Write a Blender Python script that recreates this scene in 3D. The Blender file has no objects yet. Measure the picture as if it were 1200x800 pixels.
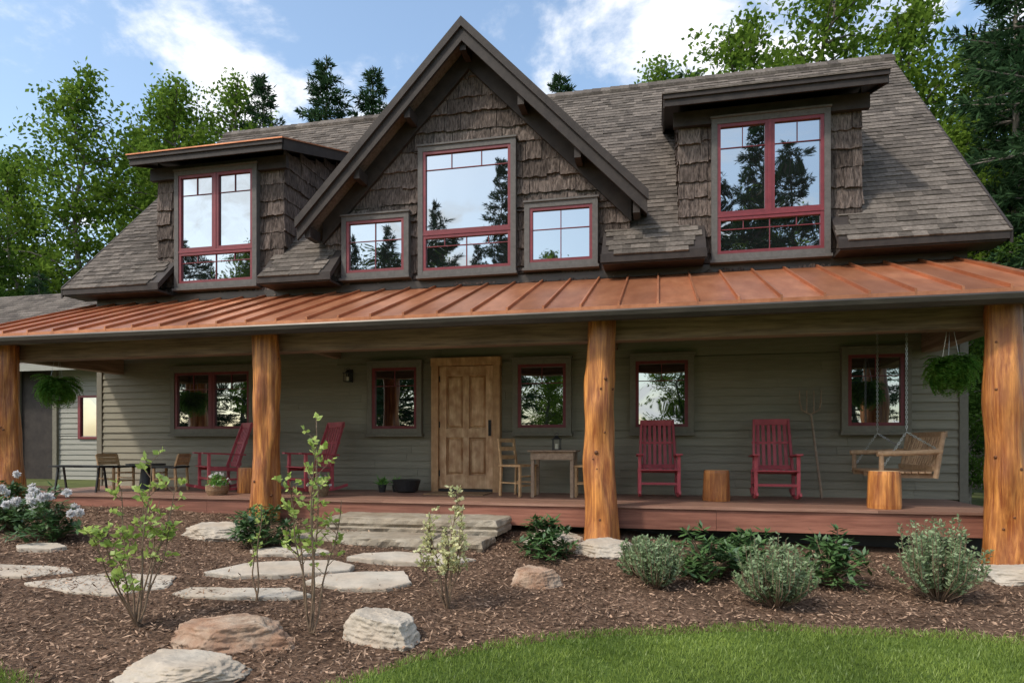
import bpy, math, random
import numpy as np
from mathutils import Vector, Matrix, noise as mn
random.seed(7)
SC=bpy.context.scene
COL=SC.collection

# ------------------------------------------------------------------ materials
def nt_new(name):
    m=bpy.data.materials.new(name); m.use_nodes=True
    nt=m.node_tree; nt.nodes.clear()
    out=nt.nodes.new("ShaderNodeOutputMaterial")
    return m,nt,out
def N(nt,t,**k):
    n=nt.nodes.new(t)
    for a,b in k.items(): setattr(n,a,b)
    return n
def mat(name,c1,c2,scale=(1,1,1),ns=5,rough=.7,metal=0,island=0.,bump=.3,bd=.01,detail=6,lo=.35,hi=.65,big=0.,bigs=.6,spec=.5,big_c=None,bigmap=(1,1,1)):
    m,nt,out=nt_new(name); L=nt.links.new
    tc=N(nt,"ShaderNodeTexCoord"); mp=N(nt,"ShaderNodeMapping"); mp.inputs[3].default_value=scale
    L(tc.outputs['Object'],mp.inputs[0])
    no=N(nt,"ShaderNodeTexNoise"); no.inputs['Scale'].default_value=ns; no.inputs['Detail'].default_value=detail; no.inputs['Roughness'].default_value=.65
    geo=N(nt,"ShaderNodeNewGeometry")
    if island>0:
        vm=N(nt,"ShaderNodeVectorMath",operation='SCALE'); cx=N(nt,"ShaderNodeCombineXYZ")
        L(geo.outputs['Random Per Island'],cx.inputs[0]);L(geo.outputs['Random Per Island'],cx.inputs[1]);L(geo.outputs['Random Per Island'],cx.inputs[2])
        L(cx.outputs[0],vm.inputs[0]); vm.inputs['Scale'].default_value=37
        ad=N(nt,"ShaderNodeVectorMath",operation='ADD'); L(mp.outputs[0],ad.inputs[0]); L(vm.outputs[0],ad.inputs[1]); L(ad.outputs[0],no.inputs['Vector'])
    else: L(mp.outputs[0],no.inputs['Vector'])
    rp=N(nt,"ShaderNodeValToRGB"); rp.color_ramp.elements[0].position=lo; rp.color_ramp.elements[1].position=hi
    rp.color_ramp.elements[0].color=(*c1,1); rp.color_ramp.elements[1].color=(*c2,1)
    L(no.outputs['Fac'],rp.inputs[0]); col=rp.outputs[0]
    if big>0:
        m2=N(nt,"ShaderNodeMapping"); m2.inputs[3].default_value=bigmap; L(tc.outputs['Object'],m2.inputs[0])
        n2=N(nt,"ShaderNodeTexNoise"); n2.inputs['Scale'].default_value=bigs; n2.inputs['Detail'].default_value=4
        L(m2.outputs[0],n2.inputs['Vector'])
        mr=N(nt,"ShaderNodeMapRange"); mr.inputs[1].default_value=.35; mr.inputs[2].default_value=.65
        L(n2.outputs['Fac'],mr.inputs[0])
        if big_c:
            mr.inputs[3].default_value=0; mr.inputs[4].default_value=big
            mx=N(nt,"ShaderNodeMix",data_type='RGBA'); L(mr.outputs[0],mx.inputs[0]); L(col,mx.inputs[6]); mx.inputs[7].default_value=(*big_c,1); col=mx.outputs[2]
        else:
            mr.inputs[3].default_value=1-big; mr.inputs[4].default_value=1+big
            s=N(nt,"ShaderNodeVectorMath",operation='SCALE'); L(col,s.inputs[0]); L(mr.outputs[0],s.inputs['Scale']); col=s.outputs[0]
    if island>0:
        mr=N(nt,"ShaderNodeMapRange"); mr.inputs[3].default_value=1-island; mr.inputs[4].default_value=1+island
        L(geo.outputs['Random Per Island'],mr.inputs[0])
        s=N(nt,"ShaderNodeVectorMath",operation='SCALE'); L(col,s.inputs[0]); L(mr.outputs[0],s.inputs['Scale']); col=s.outputs[0]
    b=N(nt,"ShaderNodeBsdfPrincipled"); L(col,b.inputs['Base Color'])
    b.inputs['Roughness'].default_value=rough; b.inputs['Metallic'].default_value=metal; b.inputs['Specular IOR Level'].default_value=spec
    if bump>0:
        bp=N(nt,"ShaderNodeBump"); bp.inputs['Strength'].default_value=bump; bp.inputs['Distance'].default_value=bd
        L(no.outputs['Fac'],bp.inputs['Height']); L(bp.outputs[0],b.inputs['Normal'])
    L(b.outputs[0],out.inputs[0]); return m
def leafmat(name,c1,c2,trans=.35,cl=1.2,gloss=.06):
    m,nt,out=nt_new(name); L=nt.links.new
    geo=N(nt,"ShaderNodeNewGeometry"); tc=N(nt,"ShaderNodeTexCoord")
    no=N(nt,"ShaderNodeTexNoise"); no.inputs['Scale'].default_value=cl; no.inputs['Detail'].default_value=2; L(tc.outputs['Object'],no.inputs['Vector'])
    ma=N(nt,"ShaderNodeMath",operation='MULTIPLY_ADD'); L(geo.outputs['Random Per Island'],ma.inputs[0]); ma.inputs[1].default_value=.5
    mr=N(nt,"ShaderNodeMapRange"); mr.inputs[1].default_value=.35; mr.inputs[2].default_value=.65; mr.inputs[4].default_value=.5; L(no.outputs['Fac'],mr.inputs[0]); L(mr.outputs[0],ma.inputs[2])
    rp=N(nt,"ShaderNodeValToRGB"); rp.color_ramp.elements[0].color=(*c1,1); rp.color_ramp.elements[1].color=(*c2,1); L(ma.outputs[0],rp.inputs[0])
    d=N(nt,"ShaderNodeBsdfDiffuse"); tr=N(nt,"ShaderNodeBsdfTranslucent"); L(rp.outputs[0],d.inputs[0]); L(rp.outputs[0],tr.inputs[0])
    mx=N(nt,"ShaderNodeMixShader"); mx.inputs[0].default_value=trans; L(d.outputs[0],mx.inputs[1]); L(tr.outputs[0],mx.inputs[2])
    if gloss>0:
        g=N(nt,"ShaderNodeBsdfGlossy"); g.inputs['Roughness'].default_value=.45; m2=N(nt,"ShaderNodeMixShader"); m2.inputs[0].default_value=gloss
        L(mx.outputs[0],m2.inputs[1]); L(g.outputs[0],m2.inputs[2]); L(m2.outputs[0],out.inputs[0])
    else: L(mx.outputs[0],out.inputs[0])
    return m
def glassmat():
    m,nt,out=nt_new("window_glass"); L=nt.links.new
    tc=N(nt,"ShaderNodeTexCoord"); no=N(nt,"ShaderNodeTexNoise"); no.inputs['Scale'].default_value=1.3; no.inputs['Detail'].default_value=1; L(tc.outputs['Object'],no.inputs['Vector'])
    bp=N(nt,"ShaderNodeBump"); bp.inputs['Strength'].default_value=.25; bp.inputs['Distance'].default_value=.02; L(no.outputs['Fac'],bp.inputs['Height'])
    g=N(nt,"ShaderNodeBsdfGlossy"); g.inputs['Roughness'].default_value=.012; g.inputs['Color'].default_value=(.9,.95,.96,1); L(bp.outputs[0],g.inputs['Normal'])
    d=N(nt,"ShaderNodeBsdfDiffuse"); d.inputs[0].default_value=(.012,.013,.014,1)
    mx=N(nt,"ShaderNodeMixShader"); mx.inputs[0].default_value=.45; L(d.outputs[0],mx.inputs[1]); L(g.outputs[0],mx.inputs[2]); L(mx.outputs[0],out.inputs[0]); return m

MT={}
MT['siding']=mat("sage_siding",(.215,.195,.142),(.265,.24,.178),scale=(1,4,14),ns=3,rough=.75,island=.09,bump=.12,bd=.004,big=.08)
MT['siding2']=mat("grey_siding",(.27,.26,.225),(.33,.32,.275),scale=(1,4,14),ns=3,rough=.75,island=.08,bump=.1,bd=.004)
MT['bark']=mat("poplar_bark",(.042,.032,.028),(.235,.185,.16),scale=(12,12,2.2),ns=3.4,rough=.95,island=.36,bump=1,bd=.035,lo=.34,hi=.72,big=.18,spec=.15)
MT['tabs']=mat("asphalt_shingle",(.085,.071,.06),(.155,.132,.113),ns=22,rough=.95,island=.38,bump=.4,bd=.004,big=.1,spec=.15)
MT['dkwood']=mat("dark_brown_trim",(.026,.02,.018),(.046,.036,.031),scale=(1,1,1),ns=6,rough=.65,island=.08,bump=.15,spec=.3)
MT['trim']=mat("grey_window_trim",(.085,.078,.072),(.12,.11,.102),scale=(3,3,3),ns=5,rough=.75,island=.08,bump=.15,bd=.004)
MT['strim']=mat("sage_trim",(.15,.135,.1),(.19,.172,.13),scale=(3,3,3),ns=5,rough=.7,island=.06,bump=.1,bd=.004)
MT['red']=mat("burgundy_paint",(.15,.018,.024),(.2,.027,.034),ns=8,rough=.45,island=.1,bump=.05)
MT['chairred']=mat("cranberry_paint",(.34,.045,.06),(.46,.08,.095),ns=8,rough=.5,island=.15,bump=.08)
MT['glass']=glassmat()
MT['copper']=mat("copper_roof",(.42,.15,.065),(.60,.255,.125),scale=(2,.6,.6),ns=2.5,rough=.42,metal=.6,island=.18,bump=.06,bd=.01,big=.5,bigs=1.3,big_c=(.30,.115,.06))
MT['log']=mat("stained_log",(.29,.08,.016),(.76,.32,.08),scale=(10,10,.55),ns=2.6,rough=.4,bump=.8,bd=.025,detail=11,lo=.38,hi=.6,big=.75,bigs=4.5,big_c=(.21,.06,.017),bigmap=(2.4,2.4,.5))
MT['knot']=mat("log_knot",(.07,.022,.008),(.2,.07,.02),ns=30,rough=.5,bump=.3)
MT['beam']=mat("weathered_beam",(.15,.095,.062),(.33,.225,.15),scale=(.6,9,9),ns=3,rough=.7,bump=.4,bd=.01,detail=8,big=.25)
MT['beamy']=mat("weathered_cross_beam",(.15,.095,.062),(.33,.225,.15),scale=(9,.6,9),ns=3,rough=.7,bump=.4,bd=.01,detail=8,big=.2)
MT['ceil']=mat("ceiling_boards",(.16,.1,.06),(.27,.175,.105),scale=(.6,9,9),ns=3,rough=.6,island=.15,bump=.15)
MT['fascia']=mat("redwood_fascia",(.16,.058,.036),(.29,.12,.078),scale=(.5,6,8),ns=3,rough=.6,island=.15,bump=.2,detail=8,big=.2)
MT['deck']=mat("deck_board",(.19,.095,.065),(.33,.19,.135),scale=(.5,8,8),ns=3,rough=.5,island=.24,bump=.2,detail=8)
MT['door']=mat("knotty_alder",(.56,.33,.17),(.78,.54,.32),scale=(8,8,.7),ns=2.4,rough=.5,island=.1,bump=.2,bd=.006,detail=8,big=.8,bigs=9,big_c=(.38,.18,.075),bigmap=(1,1,.6))
MT['doorframe']=mat("door_frame_wood",(.44,.24,.11),(.62,.38,.19),scale=(7,7,.7),ns=2.4,rough=.55,island=.15,bump=.2,bd=.006,detail=8,big=.6,bigs=7,big_c=(.28,.13,.05))
MT['stone']=mat("sandstone",(.36,.32,.265),(.56,.51,.43),ns=5,rough=.9,bump=.8,bd=.02,detail=12,big=.5,bigs=2.5,big_c=(.38,.28,.19),spec=.2)
MT['rock']=mat("brown_boulder",(.24,.165,.115),(.52,.41,.31),ns=7,rough=.9,bump=1,bd=.03,detail=12,big=.7,bigs=4.5,big_c=(.30,.15,.085),spec=.2)
MT['step']=mat("cut_stone",(.24,.205,.155),(.41,.36,.285),ns=6,rough=.9,bump=.9,bd=.03,detail=12,big=.5,bigs=2,big_c=(.22,.16,.10),spec=.2)
MT['mulch']=mat("mulch",(.045,.027,.018),(.2,.125,.083),ns=28,rough=.97,bump=1,bd=.03,detail=10,big=.25,bigs=1.5,spec=.1)
MT['chip']=mat("mulch_chip",(.19,.12,.08),(.31,.21,.145),ns=6,rough=.95,island=.78,bump=0,spec=.1)
MT['lawn']=mat("lawn_soil",(.05,.08,.018),(.11,.16,.035),ns=30,rough=.95,bump=.5,bd=.02,big=.2,bigs=1.2,spec=.1)
MT['ground']=mat("forest_floor",(.06,.07,.025),(.12,.14,.05),ns=3,rough=.95,bump=.5,bd=.1,big=.25,bigs=.2,spec=.1)
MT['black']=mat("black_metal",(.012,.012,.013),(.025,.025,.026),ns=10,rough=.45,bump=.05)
MT['bronze']=mat("gutter_bronze",(.05,.041,.034),(.08,.065,.053),scale=(.5,3,3),ns=5,rough=.4,metal=.4,bump=.03)
MT['pine']=mat("pine_furniture",(.42,.24,.11),(.60,.38,.19),scale=(4,4,4),ns=4,rough=.55,island=.15,bump=.1)
MT['swing']=mat("swing_wood",(.33,.2,.11),(.5,.33,.2),scale=(4,4,4),ns=4,rough=.6,island=.22,bump=.15)
MT['oldwood']=mat("grey_brown_wood",(.22,.15,.1),(.36,.26,.18),scale=(4,4,4),ns=4,rough=.7,island=.15,bump=.2)
MT['logend']=mat("log_end",(.48,.3,.15),(.66,.45,.24),ns=12,rough=.7,bump=.2)
MT['steel']=mat("chain_steel",(.4,.4,.4),(.55,.55,.55),ns=5,rough=.35,metal=.8,bump=0)
MT['wicker']=mat("wicker",(.16,.09,.045),(.34,.22,.12),scale=(1,1,3),ns=30,rough=.8,bump=.8)
MT['trunk']=mat("tree_bark",(.09,.075,.06),(.25,.22,.18),scale=(3,3,.6),ns=4,rough=.95,bump=.6,bd=.04)
MT['twig']=mat("twig_bark",(.13,.085,.05),(.24,.165,.11),ns=15,rough=.9,bump=.2)
MT['candle']=mat("candle_wax",(.7,.65,.5),(.8,.75,.6),ns=5,rough=.5,bump=0)
MT['leafA']=leafmat("broadleaf_green",(.05,.11,.016),(.21,.31,.045),.5,.9,0)
MT['leafB']=leafmat("broadleaf_dark",(.03,.07,.014),(.11,.19,.035),.4,.9,0)
MT['needle']=leafmat("pine_needles",(.018,.045,.02),(.065,.12,.05),.2,.8,0)
MT['rhodo']=leafmat("rhododendron_leaf",(.025,.07,.02),(.10,.19,.05),.15,5,.1)
MT['silver']=leafmat("silvery_leaf",(.15,.22,.10),(.34,.43,.24),.3,5,.03)
MT['young']=leafmat("young_leaf",(.24,.36,.06),(.52,.62,.19),.4,5,.03)
MT['cream']=leafmat("cream_bud",(.45,.47,.2),(.78,.74,.45),.35,5,.03)
MT['petal']=leafmat("white_petal",(.72,.70,.70),(.87,.85,.83),.3,5,0)
MT['pink']=leafmat("pink_petal",(.5,.2,.28),(.75,.5,.55),.3,5,0)
MT['fern']=leafmat("fern_frond",(.08,.22,.028),(.24,.47,.09),.4,4,.04)
MT['grass']=leafmat("grass_blade",(.09,.15,.022),(.30,.39,.08),.35,1.3,.03)

# ------------------------------------------------------------------ mesh builder
class MB:
    def __init__(s): s.V=[];s.F=[];s.M=[];s.ms=[]
    def mi(s,m):
        if m not in s.ms: s.ms.append(m)
        return s.ms.index(m)
    def add(s,vs,fs,m):
        b=len(s.V); s.V.extend([tuple(v) for v in vs]); i=s.mi(m)
        for f in fs: s.F.append(tuple(b+k for k in f)); s.M.append(i)
    def hexa(s,p,m):
        s.add(p,[(3,2,1,0),(4,5,6,7),(0,1,5,4),(1,2,6,5),(2,3,7,6),(3,0,4,7)],m)
    def box(s,x0,x1,y0,y1,z0,z1,m):
        s.hexa([(x0,y0,z0),(x1,y0,z0),(x1,y1,z0),(x0,y1,z0),(x0,y0,z1),(x1,y0,z1),(x1,y1,z1),(x0,y1,z1)],m)
    def beam(s,a,b,w,h,m,up=(0,0,1)):
        a=Vector(a);b=Vector(b);d=(b-a).normalized();u=Vector(up)
        if abs(d.dot(u))>.97: u=Vector((0,1,0))
        sd=d.cross(u).normalized()*w/2; u2=sd.cross(d).normalized()*h/2
        s.hexa([a-sd-u2,a+sd-u2,b+sd-u2,b-sd-u2,a-sd+u2,a+sd+u2,b+sd+u2,b-sd+u2],m)
    def tube(s,pts,rs,n,m,cap=True,capm=None,wob=0,seed=0):
        b=len(s.V);i=s.mi(m);K=len(pts)
        for k,(p,r) in enumerate(zip(pts,rs)):
            p=Vector(p)
            d=(Vector(pts[min(k+1,K-1)])-Vector(pts[max(k-1,0)])).normalized()
            u=Vector((1,0,0)) if abs(d.x)<.8 else Vector((0,1,0))
            e1=d.cross(u).normalized(); e2=d.cross(e1)
            for j in range(n):
                a=2*math.pi*j/n; rr=r
                if wob: rr*=1+wob*mn.noise(Vector((math.cos(a)*1.3+seed,math.sin(a)*1.3,p.z*1.1+k*.02)))
                s.V.append(tuple(p+e1*math.cos(a)*rr+e2*math.sin(a)*rr))
        for k in range(K-1):
            for j in range(n):
                j2=(j+1)%n
                s.F.append((b+k*n+j,b+k*n+j2,b+(k+1)*n+j2,b+(k+1)*n+j)); s.M.append(i)
        if cap:
            ci=s.mi(capm) if capm else i
            s.F.append(tuple(b+j for j in range(n))[::-1]); s.M.append(ci)
            s.F.append(tuple(b+(K-1)*n+j for j in range(n))); s.M.append(ci)
    def addnp(s,V,F,m):
        b=len(s.V); s.V.extend(map(tuple,V.tolist())); i=s.mi(m)
        s.F.extend(map(tuple,(F+b).tolist())); s.M.extend([i]*len(F))
    def mesh(s,name,smooth=False):
        me=bpy.data.meshes.new(name); me.from_pydata(s.V,[],s.F)
        for m in s.ms: me.materials.append(MT[m])
        me.polygons.foreach_set("material_index",s.M)
        if smooth: me.polygons.foreach_set("use_smooth",[True]*len(s.F))
        me.update(); return me
    def obj(s,name,parent=None,smooth=False,loc=None,rot=0,bevel=0):
        o=bpy.data.objects.new(name,s.mesh(name,smooth)); COL.objects.link(o)
        if parent: o.parent=parent
        if loc: o.location=loc
        o.rotation_euler[2]=rot
        if bevel:
            md=o.modifiers.new("bevel",'BEVEL'); md.width=bevel; md.segments=2; md.limit_method='ANGLE'
        return o
def empty(name,loc=(0,0,0)):
    o=bpy.data.objects.new(name,None); COL.objects.link(o); o.location=loc; return o

def leaves(P,D,Nn,L,W):
    P=np.asarray(P);D=np.asarray(D,float);Nn=np.asarray(Nn,float)
    D/= np.linalg.norm(D,axis=1,keepdims=True)+1e-9
    S=np.cross(D,Nn); S/=np.linalg.norm(S,axis=1,keepdims=True)+1e-9
    L=np.asarray(L).reshape(-1,1);W=np.asarray(W).reshape(-1,1)
    a=P;b=P+D*L*.5+S*W*.5;c=P+D*L;d=P+D*L*.5-S*W*.5
    V=np.stack([a,b,c,d],1).reshape(-1,3); n=len(P)
    return V,np.arange(n*4).reshape(n,4)

# ------------------------------------------------------------------ ground (camera is at z=0, eye level)
def g(x,y):
    xx=min(max(x,-12),8); yy=min(max(y,-4),9)
    return -1.2-.033*(xx+.7)+.06*(yy-8.3)
def gn(x,y):
    return g(x,y)+.035*mn.noise(Vector((x*.9,y*.9,0)))+.016*mn.noise(Vector((x*3,y*3,4)))
def sheet(name,xs,yf,m,zf,smooth=True):
    V=[];F=[]
    for x in xs:
        for y in yf(x): V.append((x,y,zf(x,y)))
    n=len(yf(xs[0]))
    for i in range(len(xs)-1):
        for j in range(n-1):
            a=i*n+j; F.append((a,a+n,a+n+1,a+1))
    b=MB(); b.add(V,F,m); return b.obj(name,smooth=smooth)
gx=[-600,-300,-150,-80,-50,-30,-20]+[-16+i for i in range(29)]+[16,20,30,50,80,150,300,600]
gy=[-600,-300,-150,-80,-50,-30,-20,-12]+[-8+i for i in range(24)]+[20,30,50,80,150,300,600]
sheet("ground",gx,lambda x:gy,'ground',lambda x,y:g(x,y)-.06)
mx=[-14+.14*i for i in range(172)]
sheet("mulch_bed",mx,lambda x:[2+.14*i for i in range(60)],'mulch',gn)
LB=[(-16,3.6),(-12,3.5),(-6,3.38),(-3.97,3.22),(-3.61,3.12),(-3.2,2.85),(-2.7,2.7),(-2.2,3.0),(-1.78,3.62),(-1.58,4.0),(-1.03,4.55),(-.21,5.03),(.62,5.29),(1.44,5.46),(2.66,5.64),(5,5.75),(9,5.6),(20,5)]
lbx=[p[0] for p in LB]; lby=[p[1] for p in LB]
yb=lambda x: float(np.interp(x,lbx,lby))+.02*math.sin(x*7)
ft=[0,.0,.12,.3,.6,1,1.5,2.2,3,4.5,7,12,20,34]
sheet("lawn",[-14+.12*i for i in range(260)],lambda x:[yb(x)-t for t in ft],'lawn',lambda x,y:gn(x,y)+(.03 if y<yb(x)-.03 else -.04))

rng=np.random.default_rng(3)
n=90000
X=rng.uniform(-10,6,n); Y=3+(8.4-3)*rng.random(n)**1.25
keep=Y>np.interp(X,lbx,lby)-.05
X=X[keep];Y=Y[keep]; n=len(X)
Z=np.array([gn(a,b) for a,b in zip(X,Y)])+rng.uniform(.002,.03,n)
az=rng.uniform(0,2*math.pi,n)
D=np.stack([np.cos(az),np.sin(az),rng.normal(0,.35,n)],1)
Nn=np.stack([rng.normal(0,.45,n),rng.normal(0,.45,n),np.ones(n)],1)
Lc=rng.uniform(.015,.06,n)*rng.choice([1,1,1,1.6],n); Wc=rng.uniform(.005,.018,n)
V,F=leaves(np.stack([X,Y,Z],1),D,Nn,Lc,Wc)
b=MB(); b.addnp(V,F,'chip'); b.obj("mulch_chips")
n=150000
X=rng.uniform(-2.6,5.2,n); Y=rng.uniform(2.9,5.8,n)
X[:14000]=rng.uniform(-6,-3.2,14000); Y[:14000]=rng.uniform(2.6,3.6,14000)
keep=(Y<np.interp(X,lbx,lby)+rng.normal(0,.025,n)); X=X[keep];Y=Y[keep];n=len(X)
Z=np.array([gn(a,b) for a,b in zip(X,Y)])+.022
D=np.stack([rng.normal(0,.45,n),rng.normal(0,.45,n),np.ones(n)],1)
Nn=np.stack([rng.normal(0,1,n),rng.normal(0,1,n),rng.normal(0,.1,n)],1)
V,F=leaves(np.stack([X,Y,Z],1),D,Nn,rng.uniform(.025,.065,n),rng.uniform(.004,.007,n))
b=MB(); b.addnp(V,F,'grass'); b.obj("grass_blades")

# ------------------------------------------------------------------ HOUSE
H=empty("log_porch_house")
XL,XR,YW=-10.36,4.2,10.4
EY,EZ,RY,RZ=9.95,2.86,14.6,7.8
SL=(RZ-EZ)/(RY-EY)
roofz=lambda y: EZ+SL*(y-EY)
b=MB()
prof=[(10.44,-1.4),(10.44,3.15),(14.6,7.55),(18.76,3.15),(18.76,-1.4)]
x0,x1=XL+.03,XR-.03
b.add([(x0,y,z) for y,z in prof]+[(x1,y,z) for y,z in prof],[(0,1,2,3,4),(9,8,7,6,5)]+[(i,i+5,(i+1)%5+5,(i+1)%5) for i in range(5)],'siding')
b.obj("wall_core",H)

def subtract(r,w):
    x0,x1,z0,z1=r; a0,a1,c0,c1=w
    if a1<=x0 or a0>=x1 or c1<=z0 or c0>=z1: return [r]
    out=[]
    if c0>z0: out.append((x0,x1,z0,c0))
    if c1<z1: out.append((x0,x1,c1,z1))
    m0,m1=max(z0,c0),min(z1,c1)
    if a0>x0: out.append((x0,a0,m0,m1))
    if a1<x1: out.append((a1,x1,m0,m1))
    return out
def panel(b,fr,r,t0,t1,m):
    x0,x1,z0,z1=r
    if x1-x0<.01 or z1-z0<.01: return
    b.hexa([fr(x0,z0,t0),fr(x1,z0,t0),fr(x1,z0,0),fr(x0,z0,0),fr(x0,z1,t1),fr(x1,z1,t1),fr(x1,z1,0),fr(x0,z1,0)],m)
def laps(b,fr,u0,u1,z0,z1,m,holes=(),h=.125):
    z=z0
    while z<z1:
        u=u0
        while u<u1:
            w=min(random.uniform(2.2,4.2),u1-u)
            rs=[(u+.0015,u+w-.0015,z,min(z+h+.01,z1))]
            for ho in holes:
                rs=[q for r in rs for q in subtract(r,ho)]
            for r in rs: panel(b,fr,r,.034,.012,m)
            u+=w
        z+=h

lowW=[(-8.62,-7.09,.27,1.29,'pair'),(-4.75,-3.95,.255,1.28,'one'),(-2.227,-1.449,.26,1.275,'one'),(-.366,.417,.26,1.277,'one'),(2.651,3.392,.26,1.285,'one')]
upW=[(-8.514,-7.006,2.90,4.85,'big2'),(.843,2.328,2.84,4.79,'big2'),(-3.832,-2.34,2.86,4.83,'centre'),(-5.211,-4.165,2.9,3.78,'small'),(-2.03,-1.03,2.89,3.76,'small')]
door=(-3.56,-2.63)
def window(w,y,tm,tw):
    x0,x1,z0,z1,k=w; b=MB()
    e=.002
    b.box(x0-tw,x0,y-.035,YW+.03,z0-tw,z1+tw,tm); b.box(x1,x1+tw,y-.035,YW+.03,z0-tw,z1+tw,tm)
    b.box(x0,x1,y-.033,YW+.03,z1,z1+tw,tm); b.box(x0,x1,y-.033,YW+.03,z0-tw,z0,tm)
    b.box(x0-tw-.02,x1+tw+.02,y-.07,YW+.02,z0-tw-.045,z0-tw-e,tm)
    b.box(x0-tw-.015,x1+tw+.015,y-.055,YW+.02,z1+tw+e,z1+tw+.03,tm)
    f=.048
    def sash(a0,a1,c0,c1):
        b.box(a0,a0+f,y-.022,y+.03,c0,c1,'red'); b.box(a1-f,a1,y-.022,y+.03,c0,c1,'red')
        b.box(a0+f,a1-f,y-.02,y+.03,c1-f,c1,'red'); b.box(a0+f,a1-f,y-.02,y+.03,c0,c0+f,'red')
        t=random.uniform(-.004,.004)
        b.add([(a0+f-.01,y+.018+t,c0+f-.01),(a1-f+.01,y+.018-t,c0+f-.01),(a1-f+.01,y+.018-t,c1-f+.01),(a0+f-.01,y+.018+t,c1-f+.01)],[(0,1,2,3)],'glass')
    def hm(a0,a1,c,w=.011): b.box(a0+f,a1-f,y+.001,y+.014,c-w/2,c+w/2,'red')
    def vm(a,c0,c1,w=.011): b.box(a-w/2,a+w/2,y-.001,y+.012,c0,c1,'red')
    if k=='one':
        sash(x0,x1,z0,z1); c=z1-.3*(z1-z0); hm(x0,x1,c); vm((x0+x1)/2,c+.008,z1-f)
    if k=='pair':
        m=(x0+x1)/2
        for a0,a1 in ((x0,m-.015),(m+.015,x1)):
            sash(a0,a1,z0,z1); c=z1-.3*(z1-z0); hm(a0,a1,c); vm((a0+a1)/2,c+.008,z1-f)
        b.box(m-.015,m+.015,y-.03,y+.02,z0,z1,'red')
    if k=='small':
        sash(x0,x1,z0,z1); c=z1-.4*(z1-z0); hm(x0,x1,c); vm((x0+x1)/2,z0+f,c-.008); vm((x0+x1)/2,c+.008,z1-f)
    if k=='big2':
        zc=z0+.57; m=(x0+x1)/2
        for a0,a1 in ((x0,m-.02),(m+.02,x1)):
            sash(a0,a1,zc+.02,z1); c=z1-.26*(z1-zc); hm(a0,a1,c); vm((a0+a1)/2,c+.008,z1-f)
        b.box(m-.02,m+.02,y-.03,y+.02,zc+.02,z1,'red')
        b.box(x0,x1,y-.03,y+.02,zc-.02,zc+.02,'red')
        sash(x0,x1,z0,zc-.02); c=zc-.2; hm(x0,x1,c)
        for q in (.25,.5,.75): vm(x0+q*(x1-x0),c+.008,zc-.02-f)
        vm(m,z0+f,c-.008)
    if k=='centre':
        zc=z0+.6
        sash(x0,x1,zc+.02,z1); c=z1-.22*(z1-zc); hm(x0,x1,c)
        for q in (.33,.67): vm(x0+q*(x1-x0),c+.008,z1-f)
        b.box(x0,x1,y-.03,y+.02,zc-.02,zc+.02,'red')
        sash(x0,x1,z0,zc-.02); c=zc-.2; hm(x0,x1,c)
        for q in (.25,.5,.75): vm(x0+q*(x1-x0),c+.008,zc-.02-f)
        vm((x0+x1)/2,z0+f,c-.008)
    b.obj("window",H)
for w in lowW: window(w,10.345,'strim',.085)
for w in upW: window(w,10.32,'trim',.085)

fr=lambda u,z,o:(u,YW-o+.035,z)
holes=[(w[0]-.06,w[1]+.06,w[2]-.06,w[3]+.06) for w in lowW]+[(-3.65,-2.54,-1.3,1.38)]
b=MB(); laps(b,fr,XL,XR,-.78,1.9,'siding',holes)
b.box(XL-.02,XL+.09,YW-.012,YW+.04,-1.1,1.9,'strim'); b.box(XR-.09,XR+.02,YW-.012,YW+.04,-1.1,1.9,'strim')
frs=lambda u,z,o:(XR-.03+o,u,z)
laps(b,frs,10.44,18.7,-1.2,3.1,'siding')
b.obj("lap_siding",H)

# bark shakes: each is a slightly warped slab with a ragged lower edge
def shake(b,fr,r,t0,t1):
    x0,x1,z0,z1=r
    if x1-x0<.01 or z1-z0<.01: return
    n=max(2,int((x1-x0)/.05)); full=(z1-z0)>.2
    V=[]
    for k in range(n+1):
        u=x0+(x1-x0)*k/n
        dz=random.uniform(-.014,.014) if full else 0
        tt=t0+random.uniform(-.01,.01)
        V+= [fr(u,z0+dz,tt),fr(u,(z0+z1)/2,(t0+t1)/2+random.uniform(-.008,.008)),fr(u,z1,t1),fr(u,z0+dz,-.004)]
    F=[]
    for k in range(n):
        a=4*k;c=a+4
        F+=[(a,c,c+1,a+1),(a+1,c+1,c+2,a+2),(a+3,c+3,c,a)]
    F+=[(3,0,1,2),(4*n+3,4*n+2,4*n+1,4*n)]
    b.add(V,F,'bark')
def bark(b,fr,rng_u,z0,z1,holes=(),h=.285):
    z=z0
    while z<z1:
        zz=min(z+h,z1); u0,u1=rng_u((z+zz)/2)
        if u1-u0>.1:
            u=u0
            while u<u1-.01:
                w=random.choice((.22,.3,.38,.5,.65,.8))*random.uniform(.85,1.15)
                if u+w>u1-.12: w=u1-u
                dz=random.uniform(-.03,.02)
                rs=[(u+.005,u+w-.005,z+dz,min(zz+.03,z1))]
                for ho in holes: rs=[q for r in rs for q in subtract(r,ho)]
                t=random.uniform(.035,.07)
                for r in rs: shake(b,fr,r,t,t*.4)
                u+=w
        z+=h
GX,GH,GA,GE=-3.05,2.85,6.66,3.73
gs=(GA-GE)/GH
uh=[(w[0]-.06,w[1]+.06,w[2]-.1,w[3]+.06) for w in upW]
b=MB()
def gab(z):
    hw=min(2.6,(GA-.12-z)/gs); return (GX-hw,GX+hw)
bark(b,fr,gab,2.6,6.4,uh)
bark(b,fr,lambda z:(-9.05,-6.45),2.6,5.0,uh)
bark(b,fr,lambda z:(.28,2.86),2.6,5.0,uh)
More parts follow.
